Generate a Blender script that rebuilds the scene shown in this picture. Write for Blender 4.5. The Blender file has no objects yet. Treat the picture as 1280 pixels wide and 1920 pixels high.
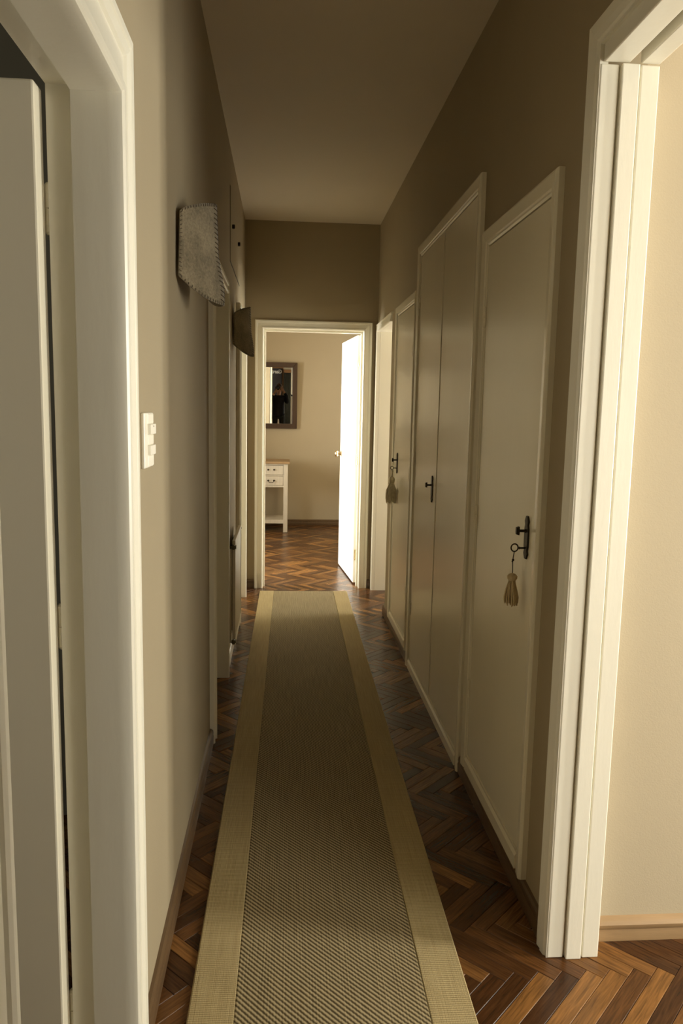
import bpy, bmesh, math, random
from mathutils import Vector, Matrix
random.seed(7)
PI = math.pi
scene = bpy.context.scene
COL = scene.collection

# ------------------------------------------------------------------ camera
F_PX, YAW, PITCH, ROLL, EYE = 1431.4, .0771, .1339, -.0196, 1.46
fw = Vector((math.sin(YAW)*math.cos(PITCH), math.cos(YAW)*math.cos(PITCH), -math.sin(PITCH)))
rt = Vector((math.cos(YAW), -math.sin(YAW), 0)); dn = fw.cross(rt)
r2 = math.cos(ROLL)*rt + math.sin(ROLL)*dn
d2 = -math.sin(ROLL)*rt + math.cos(ROLL)*dn
cam = bpy.data.cameras.new('camera'); cam.sensor_fit = 'VERTICAL'; cam.sensor_height = 36
cam.lens = F_PX/1920*36; cam.clip_start = .01; cam.clip_end = 60
camo = bpy.data.objects.new('camera', cam); COL.objects.link(camo)
camo.matrix_world = Matrix(((r2.x, -d2.x, -fw.x, 0), (r2.y, -d2.y, -fw.y, 0), (r2.z, -d2.z, -fw.z, EYE), (0, 0, 0, 1)))
scene.camera = camo

# ------------------------------------------------------------------ light
world = bpy.data.worlds.new('daylight'); scene.world = world; world.use_nodes = True
bg = world.node_tree.nodes['Background']; bg.inputs[0].default_value = (.75, .78, .8, 1); bg.inputs[1].default_value = .8

def window_light(name, loc, rot, sx, sy, power, col=(1, .93, .78), spread=PI):
    l = bpy.data.lights.new(name, 'AREA'); l.shape = 'RECTANGLE'; l.size = sx; l.size_y = sy
    l.energy = power; l.color = col; l.spread = spread
    o = bpy.data.objects.new(name, l); COL.objects.link(o); o.location = loc; o.rotation_euler = rot
    return o
window_light('fill_grey_room', (-2.35, .6, 1.6), (0, -PI/2, 0), 1.0, .8, 14)  # dim fill added to lift the grey room, its window made up with it
WL = (1, .962, .85)
# each stands in the glazing of an unseen window (side room, small room, end room, behind the camera)
window_light('daylight_side_room', (3.36, -.75, 1.35), (0, PI/2, 0), 2.0, 2.4, 140, WL)
window_light('key_side_room_slit', (3.36, 1.28, 1.55), (0, PI/2, 0), 1.5, .42, 120, WL)  # narrow key added for the shadow edge on the corridor wall
window_light('fill_side_room_rear', (2.55, -2.28, 1.35), (-PI/2, 0, 0), 1.2, 2.0, 150, WL)  # extra light added from further behind, with its own unseen window
window_light('daylight_small_room', (3.06, 5.7, 1.6), (0, PI/2, 0), 1.2, .9, 125, WL)
window_light('daylight_end_room', (-2.66, 7.0, 1.45), (0, -PI/2, 0), 1.7, 1.7, 170, WL, 1.5)
window_light('daylight_back', (.525, -1.62, 1.75), (-PI/2, 0, 0), .33, 1.1, 75, WL)

vs = scene.view_settings
vs.view_transform = 'Standard'; vs.look = 'None'; vs.exposure = 0.13; vs.gamma = 1.0; vs.use_curve_mapping = False
scene.cycles.use_denoising = True
scene.cycles.max_bounces = 10; scene.cycles.diffuse_bounces = 8
scene.cycles.sample_clamp_indirect = 6

# ------------------------------------------------------------------ materials
def mat(name, col, rough=.5, bump=0, bscale=200, var=0, vscale=6, metal=0, spec=.5, coat=0, stretch=None):
    m = bpy.data.materials.new(name); m.use_nodes = True
    nt = m.node_tree; b = nt.nodes['Principled BSDF']
    b.inputs['Base Color'].default_value = (*col, 1); b.inputs['Roughness'].default_value = rough
    b.inputs['Metallic'].default_value = metal; b.inputs['Specular IOR Level'].default_value = spec
    b.inputs['Coat Weight'].default_value = coat
    tc = nt.nodes.new('ShaderNodeTexCoord'); src = tc.outputs['Object']
    if stretch:
        mp = nt.nodes.new('ShaderNodeMapping'); mp.inputs['Scale'].default_value = stretch
        nt.links.new(src, mp.inputs[0]); src = mp.outputs[0]
    if var:
        n = nt.nodes.new('ShaderNodeTexNoise'); n.inputs['Scale'].default_value = vscale; n.inputs['Detail'].default_value = 5
        nt.links.new(src, n.inputs['Vector'])
        mx = nt.nodes.new('ShaderNodeMix'); mx.data_type = 'RGBA'
        mx.inputs['A'].default_value = (*[c*(1-var) for c in col], 1); mx.inputs['B'].default_value = (*[min(1, c*(1+var)) for c in col], 1)
        nt.links.new(n.outputs['Fac'], mx.inputs['Factor']); nt.links.new(mx.outputs['Result'], b.inputs['Base Color'])
    if bump:
        n = nt.nodes.new('ShaderNodeTexNoise'); n.inputs['Scale'].default_value = bscale; n.inputs['Detail'].default_value = 4
        nt.links.new(src, n.inputs['Vector'])
        bp = nt.nodes.new('ShaderNodeBump'); bp.inputs['Strength'].default_value = bump; bp.inputs['Distance'].default_value = .004
        nt.links.new(n.outputs['Fac'], bp.inputs['Height']); nt.links.new(bp.outputs['Normal'], b.inputs['Normal'])
    return m

M = {}
M['hall'] = mat('hall_wall_paint', (.35, .288, .184), .75, .12, 260, .05, 3)
M['room'] = mat('room_wall_paint', (.45, .38, .262), .8, .12, 260, .04, 3)
M['ceil'] = mat('ceiling_paint', (.66, .585, .45), .85, .1, 200, .03, 2)
M['trim'] = mat('cream_gloss_paint', (.82, .785, .66), .33, .10, 60, .04, 8, stretch=(1, 1, .25))
M['door'] = mat('cream_satin_paint', (.80, .75, .60), .24, .05, 40, .04, 5, stretch=(1, 1, .08))
M['white'] = mat('white_door_paint', (.90, .88, .82), .35, .05, 80)
M['base'] = mat('varnished_skirting', (.12, .072, .034), .38, .1, 60, .3, 12, stretch=(4, .4, 4))
M['base_lit'] = mat('lit_skirting', (.32, .205, .10), .45, .1, 60, .25, 12, stretch=(.5, 4, 4))  # same wood as the hall skirting, brighter light put into its colour
M['plastic'] = mat('ivory_plastic', (.86, .82, .70), .3)
M['bronze'] = mat('blackened_bronze', (.035, .026, .014), .42, .15, 300, .4, 60, metal=.7)
M['brass'] = mat('polished_brass', (.80, .62, .32), .2, metal=1)
M['iron'] = mat('valve_iron', (.10, .085, .05), .4, metal=.8)
M['radiator'] = mat('radiator_enamel', (.68, .61, .47), .35)
M['mirror'] = mat('mirror_silver', (.93, .93, .90), .0, metal=1)
M['mframe'] = mat('walnut_frame', (.05, .024, .010), .5, .1, 60, .4, 20, stretch=(3, 3, .4))
M['tabwhite'] = mat('limewashed_wood', (.52, .46, .36), .6, .25, 90, .18, 30, stretch=(3, 3, .3))
M['tabtop'] = mat('oak_table_top', (.30, .19, .09), .45, .15, 60, .3, 15, stretch=(.5, 4, 4))
M['wool'] = mat('undyed_wool', (.52, .41, .235), .95, .4, 200, .25, 60)
M['fur'] = mat('grey_fur', (.78, .70, .54), .95, .4, 200, .35, 60)
M['cord'] = mat('dark_cord', (.02, .016, .012), .9)
M['thread'] = mat('dark_brown_thread', (.08, .058, .032), .9)
M['dark'] = mat('dark_void', (.03, .025, .02), .9)
M['greyroom'] = mat('grey_room_paint', (.22, .21, .165), .85)
M['jacket'] = mat('black_jacket', (.010, .010, .014), .8, .2, 80)
M['trousers'] = mat('dark_trousers', (.030, .032, .028), .85)
M['skin'] = mat('skin', (.56, .33, .20), .5)
M['hair'] = mat('brown_hair', (.08, .04, .02), .6, .4, 150, .3, 60)
M['eye'] = mat('eye_white', (.8, .78, .72), .2)
M['lip'] = mat('lip', (.45, .18, .13), .5)
M['camblack'] = mat('camera_black', (.012, .012, .013), .45)
M['lens'] = mat('lens_glass', (.01, .012, .02), .05, spec=.8)
M['poster'] = mat('black_poster', (.022, .020, .022), .6, 0, 0, .5, 9)
M['chalk'] = mat('white_lettering', (.62, .60, .55), .8)
M['pframe'] = mat('poster_frame_wood', (.20, .095, .03), .5)
M['curtain'] = mat('olive_curtain', (.075, .07, .045), .9, .2, 90, .3, 15)
M['leaf'] = mat('plant_leaf', (.05, .10, .03), .45)

def felt():
    m = mat('grey_felt', (.30, .245, .155), .97, .5, 420)
    nt = m.node_tree; b = nt.nodes['Principled BSDF']
    tc = nt.nodes.new('ShaderNodeTexCoord')
    n1 = nt.nodes.new('ShaderNodeTexNoise'); n1.inputs['Scale'].default_value = 130; n1.inputs['Detail'].default_value = 8; n1.inputs['Roughness'].default_value = .75
    n2 = nt.nodes.new('ShaderNodeTexNoise'); n2.inputs['Scale'].default_value = 16; n2.inputs['Detail'].default_value = 4
    for n in (n1, n2): nt.links.new(tc.outputs['Object'], n.inputs['Vector'])
    ad = nt.nodes.new('ShaderNodeMath'); ad.operation = 'MULTIPLY_ADD'; ad.inputs[1].default_value = .6
    nt.links.new(n1.outputs['Fac'], ad.inputs[0])
    sc = nt.nodes.new('ShaderNodeMath'); sc.operation = 'MULTIPLY'; sc.inputs[1].default_value = .4
    nt.links.new(n2.outputs['Fac'], sc.inputs[0]); nt.links.new(sc.outputs[0], ad.inputs[2])
    rp = nt.nodes.new('ShaderNodeValToRGB'); e = rp.color_ramp.elements
    e[0].position = .33; e[0].color = (.085, .066, .036, 1); e[1].position = .66; e[1].color = (.33, .27, .168, 1)
    nt.links.new(ad.outputs[0], rp.inputs[0]); nt.links.new(rp.outputs[0], b.inputs['Base Color'])
    b.inputs['Sheen Weight'].default_value = .25
    return m
M['felt'] = felt()

def parquet():
    m = bpy.data.materials.new('parquet_oak'); m.use_nodes = True
    nt = m.node_tree; L = nt.links; N = nt.nodes.new; b = nt.nodes['Principled BSDF']
    oi = N('ShaderNodeObjectInfo'); ge = N('ShaderNodeNewGeometry'); uv = N('ShaderNodeUVMap')
    ad = N('ShaderNodeMath'); ad.operation = 'ADD'; L.new(oi.outputs['Random'], ad.inputs[0]); L.new(ge.outputs['Random Per Island'], ad.inputs[1])
    fr = N('ShaderNodeMath'); fr.operation = 'FRACT'; L.new(ad.outputs[0], fr.inputs[0])
    rp = N('ShaderNodeValToRGB'); el = rp.color_ramp.elements
    el[0].position = 0; el[0].color = (.042, .016, .005, 1); el[1].position = 1; el[1].color = (.23, .105, .028, 1)
    for p, c in ((.35, (.068, .027, .008, 1)), (.62, (.110, .045, .013, 1)), (.85, (.165, .074, .021, 1))):
        x = el.new(p); x.color = c
    L.new(fr.outputs[0], rp.inputs[0])
    mp = N('ShaderNodeMapping'); mp.inputs['Scale'].default_value = (5, 70, 1); L.new(uv.outputs[0], mp.inputs[0])
    off = N('ShaderNodeVectorMath'); off.operation = 'ADD'; L.new(mp.outputs[0], off.inputs[0])
    cb = N('ShaderNodeCombineXYZ'); ml = N('ShaderNodeMath'); ml.operation = 'MULTIPLY'; ml.inputs[1].default_value = 91.7
    L.new(fr.outputs[0], ml.inputs[0]); L.new(ml.outputs[0], cb.inputs[0]); L.new(ml.outputs[0], cb.inputs[2]); L.new(cb.outputs[0], off.inputs[1])
    n = N('ShaderNodeTexNoise'); n.inputs['Scale'].default_value = 2.2; n.inputs['Detail'].default_value = 6; n.inputs['Distortion'].default_value = .6
    L.new(off.outputs[0], n.inputs['Vector'])
    mr = N('ShaderNodeMapRange'); mr.inputs['From Min'].default_value = .3; mr.inputs['From Max'].default_value = .7; mr.inputs['To Min'].default_value = .55; mr.inputs['To Max'].default_value = 1.35
    L.new(n.outputs['Fac'], mr.inputs['Value'])
    mx = N('ShaderNodeMix'); mx.data_type = 'RGBA'; mx.blend_type = 'MULTIPLY'; mx.inputs['Factor'].default_value = 1
    L.new(rp.outputs[0], mx.inputs['A']); L.new(mr.outputs[0], mx.inputs['B']); L.new(mx.outputs['Result'], b.inputs['Base Color'])
    b.inputs['Roughness'].default_value = .27; b.inputs['Specular IOR Level'].default_value = .35
    bp = N('ShaderNodeBump'); bp.inputs['Strength'].default_value = .06; bp.inputs['Distance'].default_value = .002
    L.new(n.outputs['Fac'], bp.inputs['Height']); L.new(bp.outputs[0], b.inputs['Normal'])
    return m
M['parquet'] = parquet()

def weave(name, field):
    m = bpy.data.materials.new(name); m.use_nodes = True
    nt = m.node_tree; L = nt.links; N = nt.nodes.new; b = nt.nodes['Principled BSDF']
    tc = N('ShaderNodeTexCoord'); sp = N('ShaderNodeSeparateXYZ'); L.new(tc.outputs['Object'], sp.inputs[0])
    def math_(op, a, bb=None, c=None):
        n = N('ShaderNodeMath'); n.operation = op
        for i, v in enumerate((a, bb, c)):
            if v is None: continue
            if isinstance(v, (int, float)): n.inputs[i].default_value = v
            else: L.new(v, n.inputs[i])
        return n.outputs[0]
    x, y = sp.outputs[0], sp.outputs[1]
    nz = N('ShaderNodeTexNoise'); nz.inputs['Scale'].default_value = 30; nz.inputs['Detail'].default_value = 4
    L.new(tc.outputs['Object'], nz.inputs['Vector'])
    nl = N('ShaderNodeTexNoise'); nl.inputs['Scale'].default_value = 1; nl.inputs['Detail'].default_value = 3
    mpn = N('ShaderNodeMapping'); mpn.inputs['Scale'].default_value = (260, 5, 1); L.new(tc.outputs['Object'], mpn.inputs[0]); L.new(mpn.outputs[0], nl.inputs['Vector'])
    if field:
        q = math_('ADD', math_('MULTIPLY', x, 2*PI/.0150), math_('MULTIPLY', y, 2*PI/.0165))
        s1 = math_('SINE', math_('ADD', q, math_('MULTIPLY', nz.outputs['Fac'], .9)))
        s2 = math_('SINE', math_('MULTIPLY', x, 2*PI/.0075))
        h = math_('MULTIPLY_ADD', s2, .10, math_('MULTIPLY', s1, .50))
        h = math_('ADD', h, .5)
        h = math_('ADD', h, math_('MULTIPLY', math_('SUBTRACT', nl.outputs['Fac'], .5), .8))
        cols = ((.075, .054, .024, 1), (.40, .325, .185, 1)); pos = (.10, .85)
    else:
        s1 = math_('SINE', math_('MULTIPLY', y, 2*PI/.0068)); s2 = math_('SINE', math_('MULTIPLY', x, 2*PI/.0042))
        h = math_('ADD', math_('MULTIPLY_ADD', s1, .22, math_('MULTIPLY', s2, .10)), .5)
        h = math_('ADD', h, math_('MULTIPLY', math_('SUBTRACT', nl.outputs['Fac'], .5), .7))
        cols = ((.26, .195, .088, 1), (.50, .405, .215, 1)); pos = (.1, .9)
    rp = N('ShaderNodeValToRGB'); e = rp.color_ramp.elements
    e[0].position, e[1].position = pos; e[0].color, e[1].color = cols
    L.new(h, rp.inputs[0]); L.new(rp.outputs[0], b.inputs['Base Color'])
    b.inputs['Roughness'].default_value = .85; b.inputs['Specular IOR Level'].default_value = .25
    bp = N('ShaderNodeBump'); bp.inputs['Strength'].default_value = .5; bp.inputs['Distance'].default_value = .003
    L.new(h, bp.inputs['Height']); L.new(bp.outputs[0], b.inputs['Normal'])
    return m
M['rugfield'] = weave('rug_field_weave', True); M['rugborder'] = weave('rug_border_weave', False)

# ------------------------------------------------------------------ mesh helpers
class MB:
    def __init__(s): s.v = []; s.f = []
    def add(s, verts, faces):
        n = len(s.v); s.v += [tuple(p) for p in verts]; s.f += [tuple(i+n for i in f) for f in faces]; return s
    def box(s, x0, x1, y0, y1, z0, z1):
        return s.add([(x, y, z) for x in (x0, x1) for y in (y0, y1) for z in (z0, z1)],
                     [(0, 1, 3, 2), (4, 6, 7, 5), (0, 4, 5, 1), (2, 3, 7, 6), (0, 2, 6, 4), (1, 5, 7, 3)])
    def rings(s, rings, cap=True, closed=True):
        n = len(rings[0]); vs = [p for r in rings for p in r]; fs = []
        for i in range(len(rings)-1):
            for j in range(n if closed else n-1):
                k = (j+1) % n; fs.append((i*n+j, i*n+k, (i+1)*n+k, (i+1)*n+j))
        if cap: fs += [tuple(range(n))[::-1], tuple((len(rings)-1)*n+j for j in range(n))]
        return s.add(vs, fs)
    def tube(s, pts, rad, n=8, cap=True):
        pts = [Vector(p) for p in pts]; rad = rad if isinstance(rad, (list, tuple)) else [rad]*len(pts)
        u = None; rs = []
        for i, p in enumerate(pts):
            t = (pts[min(i+1, len(pts)-1)] - pts[max(i-1, 0)]).normalized()
            if u is None: u = t.orthogonal().normalized()
            u = (u - t*u.dot(t)).normalized(); w = t.cross(u)
            rs.append([p + rad[i]*(math.cos(2*PI*k/n)*u + math.sin(2*PI*k/n)*w) for k in range(n)])
        return s.rings(rs, cap)
    def lathe(s, c, axis, prof, n=16):
        c = Vector(c); a = Vector(axis).normalized(); u = a.orthogonal().normalized(); w = a.cross(u)
        return s.rings([[c + a*h + r*(math.cos(2*PI*k/n)*u + math.sin(2*PI*k/n)*w) for k in range(n)] for h, r in prof])
    def prism(s, pts2, fn, d0, d1):
        return s.rings([[fn(p[0], p[1], d) for p in pts2] for d in (d0, d1)])
    def ell(s, c, r, nu=14, nv=10):
        c = Vector(c); vs = [c + Vector((0, 0, r[2]))]; fs = []
        for i in range(1, nv):
            a = PI*i/nv
            vs += [c + Vector((r[0]*math.sin(a)*math.cos(2*PI*j/nu), r[1]*math.sin(a)*math.sin(2*PI*j/nu), r[2]*math.cos(a))) for j in range(nu)]
        vs.append(c - Vector((0, 0, r[2])))
        for j in range(nu):
            k = (j+1) % nu; fs.append((0, 1+j, 1+k)); e = 1+(nv-2)*nu; fs.append((e+j, len(vs)-1, e+k))
            for i in range(nv-2): fs.append((1+i*nu+j, 1+(i+1)*nu+j, 1+(i+1)*nu+k, 1+i*nu+k))
        return s.add(vs, fs)
    def build(s, name, m, parent=None, smooth=False, bevel=0, origin=None, segs=2):
        me = bpy.data.meshes.new(name); o_ = Vector(origin) if origin else Vector((0, 0, 0))
        base = (parent.matrix_world.translation if parent else Vector((0, 0, 0)))
        ww = WP.get(parent.name, Vector((0, 0, 0))) if parent else Vector((0, 0, 0))
        at = o_ if origin else ww
        me.from_pydata([tuple(Vector(p) - at) for p in s.v], [], s.f)
        bm = bmesh.new(); bm.from_mesh(me); bmesh.ops.recalc_face_normals(bm, faces=bm.faces); bm.to_mesh(me); bm.free()
        me.materials.append(M[m] if isinstance(m, str) else m)
        if smooth:
            for p in me.polygons: p.use_smooth = True
            if smooth is not True: me.set_sharp_from_angle(angle=math.radians(smooth))
        o = bpy.data.objects.new(name, me); COL.objects.link(o)
        if parent: o.parent = parent
        o.location = at - ww; WP[o.name] = at
        if bevel:
            md = o.modifiers.new('edge', 'BEVEL'); md.width = bevel; md.segments = segs; md.limit_method = 'ANGLE'
        return o
WP = {}
def empty(name, loc=(0, 0, 0)):
    o = bpy.data.objects.new(name, None); COL.objects.link(o); o.location = loc; WP[o.name] = Vector(loc); o.empty_display_size = .1
    return o
def tag(o, label, cat=None, group=None, kind=None):
    o['label'] = label
    if cat: o['category'] = cat
    if group: o['group'] = group
    if kind: o['kind'] = kind
    return o
def struct(o, label, cat): return tag(o, label, cat, kind='structure')

XL, XR, YF, ZC = -.309, .736, 6.147, 2.888
LX, RX, FY = XL-.112, .86, 6.27            # outer faces of the walls

# ------------------------------------------------------------------ setting: walls, ceiling
def wall(name, label, boxes, m='hall'):
    b = MB()
    for x in boxes: b.box(*x)
    return struct(b.build(name, m), label, 'wall')
D1 = (.765, 1.468, 2.028); D2 = (3.25, 4.05, 2.05); D3 = (5.08, 5.84, 2.07)
def xwall(x0, x1, ya, yb, zt, holes):
    out = []; y = ya
    for h in sorted(holes):
        out.append((x0, x1, y, h[0], 0, zt))
        if len(h) > 3 and h[3] > 0: out.append((x0, x1, h[0], h[1], 0, h[3]))
        out.append((x0, x1, h[0], h[1], h[2], zt)); y = h[1]
    out.append((x0, x1, y, yb, 0, zt)); return out
def ywall(y0, y1, xa, xb, zt, holes):
    return [(a[2], a[3], a[0], a[1], a[4], a[5]) for a in xwall(y0, y1, xa, xb, zt, holes)]
wall('wall_left', 'taupe corridor wall carrying the light switch and both felt sconces', xwall(LX, XL, -1.55, YF, ZC, [D1, D2, D3]))
A_ = (4.28, 5.03, 2.118, .066); B_ = (2.905, 4.235, 2.335, 0); C_ = (2.073, 2.845, 2.108, .072); FR = (.87, 1.895, 2.35); D5 = (5.325, 6.07, 2.085); D0 = (-1.37, -.43, 2.08)  # D0 is an unseen opening, added to brighten the area behind the camera
def inset(c, w=.03): return (c[0]+w, c[1]-w, c[2]-w, c[3]+w*.6)
wall('wall_right', 'taupe corridor wall with the row of built-in cupboards', xwall(XR, RX, -1.55, YF, ZC, [inset(A_), inset(B_), inset(C_), FR, D5, D0]))
wall('wall_end', 'dark taupe wall closing the corridor above the end doorway', ywall(YF, FY, -2.72, 1.10, ZC, [(-.182, .642, 2.093)]))
wall('wall_back', 'cream wall behind the photographer with a framed black poster', ywall(-1.67, -1.55, -2.4, RX, ZC, [(.36, .69, 2.3, 1.2)]), 'room')
wall('wall_end_room', 'beige wall of the end room behind mirror and console table', [(-2.72, 1.10, 9.56, 9.68, 0, ZC)], 'room')
wall('wall_end_room_window_side', 'beige window wall of the end room', xwall(-2.72, -2.6, FY, 9.56, ZC, [(6.30, 7.85, 2.3, .6)]), 'room')
wall('wall_end_room_door_side', 'beige wall of the end room behind the open door', [(.98, 1.10, FY, 9.56, 0, ZC)], 'room')
wall('wall_side_room', 'pale beige side room wall beyond the wide cream frame', [(RX, 3.42, 1.91, 2.03, 0, ZC)], 'room')
wall('wall_side_room_rear', 'rear wall of the side room with an added window', ywall(-2.34, -2.22, RX, 3.42, ZC, [(1.95, 3.15, 2.35, .35)]) + [(XR, RX, -2.34, -1.55, 0, ZC)], 'room')
wall('wall_side_room_window_side', 'window wall of the side room', xwall(3.3, 3.42, -2.34, 1.91, ZC, [(-1.95, .45, 2.35, .35), (1.05, 1.51, 2.35, .75)]), 'room')
wall('wall_small_room_near', 'near wall of the small room past the cupboards', [(RX, 3.12, 5.0, 5.12, 0, ZC)], 'room')
wall('wall_small_room_window_side', 'window wall of the small room past the cupboards', xwall(3.0, 3.12, 5.12, YF, ZC, [(5.25, 6.10, 2.2, 1.0)]), 'room')
wall('wall_small_room_far', 'far wall of the small room past the cupboards', [(1.10, 3.12, YF, FY, 0, ZC)], 'room')
wall('wall_grey_room', 'dim grey room walls behind the half-open panel door', xwall(-2.4, -2.28, -1.55, 2.75, ZC, [(.2, 1.0, 2.1, 1.1)]) + [(-2.28, LX, 2.63, 2.75, 0, ZC)], 'greyroom')
struct(MB().box(-2.75, 3.45, -2.4, 9.7, ZC, ZC+.12).build('ceiling', 'ceil'), 'plain matt ceiling above the corridor and rooms', 'ceiling')
def window(n, label, P, u0, u1, v0, v1):
    e = struct(empty('window_%d' % n, P(u0, v0, 0)), label, 'window')
    t = .05
    for a in ((u0, u0+t, v0, v1), (u1-t, u1, v0, v1), ((u0+u1)/2-t/2, (u0+u1)/2+t/2, v0, v1)):
        MB().prism([(a[0], a[2]), (a[1], a[2]), (a[1], a[3]), (a[0], a[3])], P, .02, .07).build('window_stile', 'trim', e)
    for a in ((u0, u1, v0, v0+t), (u0, u1, v1-t, v1)):
        MB().prism([(a[0], a[2]), (a[1], a[2]), (a[1], a[3]), (a[0], a[3])], P, .02, .07).build('window_rail', 'trim', e)
window(1, 'white framed window lighting the side room', lambda u, v, d: (3.3+d, u, v), -1.95, .45, .35, 2.35)
window(5, 'white framed rear window added to light the side room from behind', lambda u, v, d: (u, -2.22-d, v), 1.95, 3.15, .35, 2.35)
window(6, 'narrow tall window added to shape the side room light', lambda u, v, d: (3.3+d, u, v), 1.05, 1.51, .75, 2.35)
window(7, 'unseen window added to let fill light into the dim grey room', lambda u, v, d: (-2.28-d, u, v), .2, 1.0, 1.1, 2.1)
window(2, 'small white framed window of the small room', lambda u, v, d: (3.0+d, u, v), 5.25, 6.10, 1.0, 2.2)
window(3, 'white framed window lighting the end room', lambda u, v, d: (-2.6-d, u, v), 6.30, 7.85, .6, 2.3)
window(4, 'small window behind the photographer', lambda u, v, d: (u, -1.55-d, v), .36, .69, 1.2, 2.3)

# ------------------------------------------------------------------ floor: herringbone parquet, every block in view its own part
floor = struct(MB().box(-2.75, 3.45, -2.4, 9.7, -.12, -.016).build('floor', 'dark'), 'glossy brown herringbone parquet floor', 'floor')
BW, BL, RR = .046, .276, 6
ca, sa = math.cos(-PI/4), math.sin(-PI/4)
def ab(x, y): return ca*x+sa*y, -sa*x+ca*y
def xy(a, b): return ca*a-sa*b, sa*a+ca*b
RUGC, RUGA, RUGW, RUGY0, RUGY1 = (.130, 1.63), -.0091, .69, .55, 5.99
def rugx(y): return .130 + (y-1.63)*.0089
def pix(p):
    v = Vector(p) - Vector((0, 0, EYE)); z = v.dot(fw)
    if z < .1: return None
    return 640+F_PX*v.dot(r2)/z, 960+F_PX*v.dot(d2)/z, z
blocks = []
for i in range(-400, 400):
    for j in range(-400, 400):
        t = (i-j) % (2*RR)
        if t == 0: a0, b0, la, lb = i*BW, j*BW, BL, BW
        elif t == 2*RR-1: a0, b0, la, lb = i*BW, j*BW, BW, BL
        else: continue
        x, y = xy(a0+la/2, b0+lb/2)
        hall = XL-.2 < x < XR+.2 and -1.6 < y < 6.4
        if not (hall or (x > .6 and y < 2.05 and x < 3.4 and y > -2.3) or (6.1 < y < 9.65 and -2.7 < x < 1.1) or (x < -.2 and x > -2.3 and -1.5 < y < 2.7) or (.7 < x < 3.1 and 5.0 < y < 6.3)): continue
        p = pix((x, y, 0)); sc = 0
        if p and -30 < p[0] < 1310 and p[1] < 1960:
            under = abs(x-rugx(y)) < RUGW/2-.08 and y < RUGY1-.07
            seen = ((XL-.03 < x < XR+.02 and y < YF) or (y < 1.93 and x > .6) or (YF <= y < 9.55 and -.04*(y) < x < .105*y-.05 and x < .62))
            if not under and seen: sc = 1/p[2]**2
        blocks.append((sc, x, y, la, lb))
blocks.sort(key=lambda q: -q[0])
solo = [q for q in blocks[:300] if q[0] > 0]; rest = blocks[len(solo):]
def block_mesh(la, lb):
    L_, W_ = BL/2-.0004, BW/2-.0004; c = .0012
    vs = [(-L_, -W_, -.015), (L_, -W_, -.015), (L_, W_, -.015), (-L_, W_, -.015), (-L_, -W_, -c), (L_, -W_, -c), (L_, W_, -c), (-L_, W_, -c),
          (-L_+c, -W_+c, 0), (L_-c, -W_+c, 0), (L_-c, W_-c, 0), (-L_+c, W_-c, 0)]
    fs = [(3, 2, 1, 0)] + [(a, (a+1) % 4, (a+1) % 4+4, a+4) for a in range(4)] + [(a+4, (a+1) % 4+4, (a+1) % 4+8, a+8) for a in range(4)] + [(8, 9, 10, 11)]
    return vs, fs
bvs, bfs = block_mesh(BL, BW)
def fill(me, vs, fs, uvs):
    me.from_pydata(vs, [], fs); me.materials.append(M['parquet'])
    ul = me.uv_layers.new(name='UVMap').data
    for lp in me.loops: ul[lp.index].uv = uvs[lp.vertex_index]
protob = bpy.data.meshes.new('parquet_block'); fill(protob, bvs, bfs, [(v[0], v[1]) for v in bvs])
def brot(la): return -PI/4 if la > BW*1.5 else PI/4
for sc_, x, y, la, lb in solo:
    o = bpy.data.objects.new('parquet_block', protob); COL.objects.link(o); o.parent = floor
    o.location = (x, y, random.uniform(-.0006, 0)); o.rotation_euler = (random.gauss(0, .0035), random.gauss(0, .0025), brot(la) + (PI if random.random() < .5 else 0))
vs, fs, uvs = [], [], []
for sc_, x, y, la, lb in rest:
    r = Matrix.Rotation(brot(la), 3, 'Z') @ Matrix.Rotation(random.gauss(0, .0035), 3, 'X') @ Matrix.Rotation(random.gauss(0, .0025), 3, 'Y')
    n = len(vs); dz = random.uniform(-.0006, 0)
    for v in bvs: vs.append(tuple(r @ Vector(v) + Vector((x, y, dz)))); uvs.append((v[0], v[1]))
    fs += [tuple(k+n for k in f) for f in bfs]
me = bpy.data.meshes.new('parquet_field'); fill(me, vs, fs, uvs)
pf = bpy.data.objects.new('parquet_field', me); COL.objects.link(pf); pf.parent = floor; pf['kind'] = 'stuff'

# ------------------------------------------------------------------ door frames
PLEFT = lambda u, v, d: (XL+d, u, v)
PRIGHT = lambda u, v, d: (XR-d, u, v)
PEND = lambda u, v, d: (u, YF-d, v)
WIDE = [(0, -.004), (0, .016), (.002, .022), (.007, .026), (.018, .0265), (.023, .023), (.025, .0185), (.100, .006), (.104, .012), (.115, .017), (.119, .012), (.123, .012), (.127, .017), (.138, .018), (.145, .013), (.145, -.004)]
SLIM = [(0, -.004), (0, .020), (.004, .026), (.012, .027), (.016, .021), (.020, .019), (.046, .017), (.049, .022), (.062, .023), (.068, .018), (.068, -.004)]
DEEP = [(0, -.004), (0, .026), (.003, .031), (.010, .032), (.014, .026), (.046, .024), (.050, .028), (.064, .028), (.070, .022), (.070, -.004)]
BOLD = [(0, -.004), (0, .016), (.008, .016), (.012, .021), (.03, .024), (.034, .019), (.040, .022), (.055, .024), (.058, .018), (.06, -.004)]
def casing(e, P, u0, u1, vt, prof, m='trim', z0=0.0, sides='LHR', z1=None):
    st = [lambda w: (u0-w, z0), lambda w: (u0-w, vt+w), lambda w: (u1+w, vt+w), lambda w: (u1+w, z0 if z1 is None else z1)]
    for k, c in enumerate('LHR'):
        if c not in sides: continue
        r = [[P(*st[k+q](w), d) for w, d in prof] for q in (0, 1)]
        MB().rings(r).build('casing_head' if c == 'H' else 'casing_stile', m, e, smooth=25)
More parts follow.
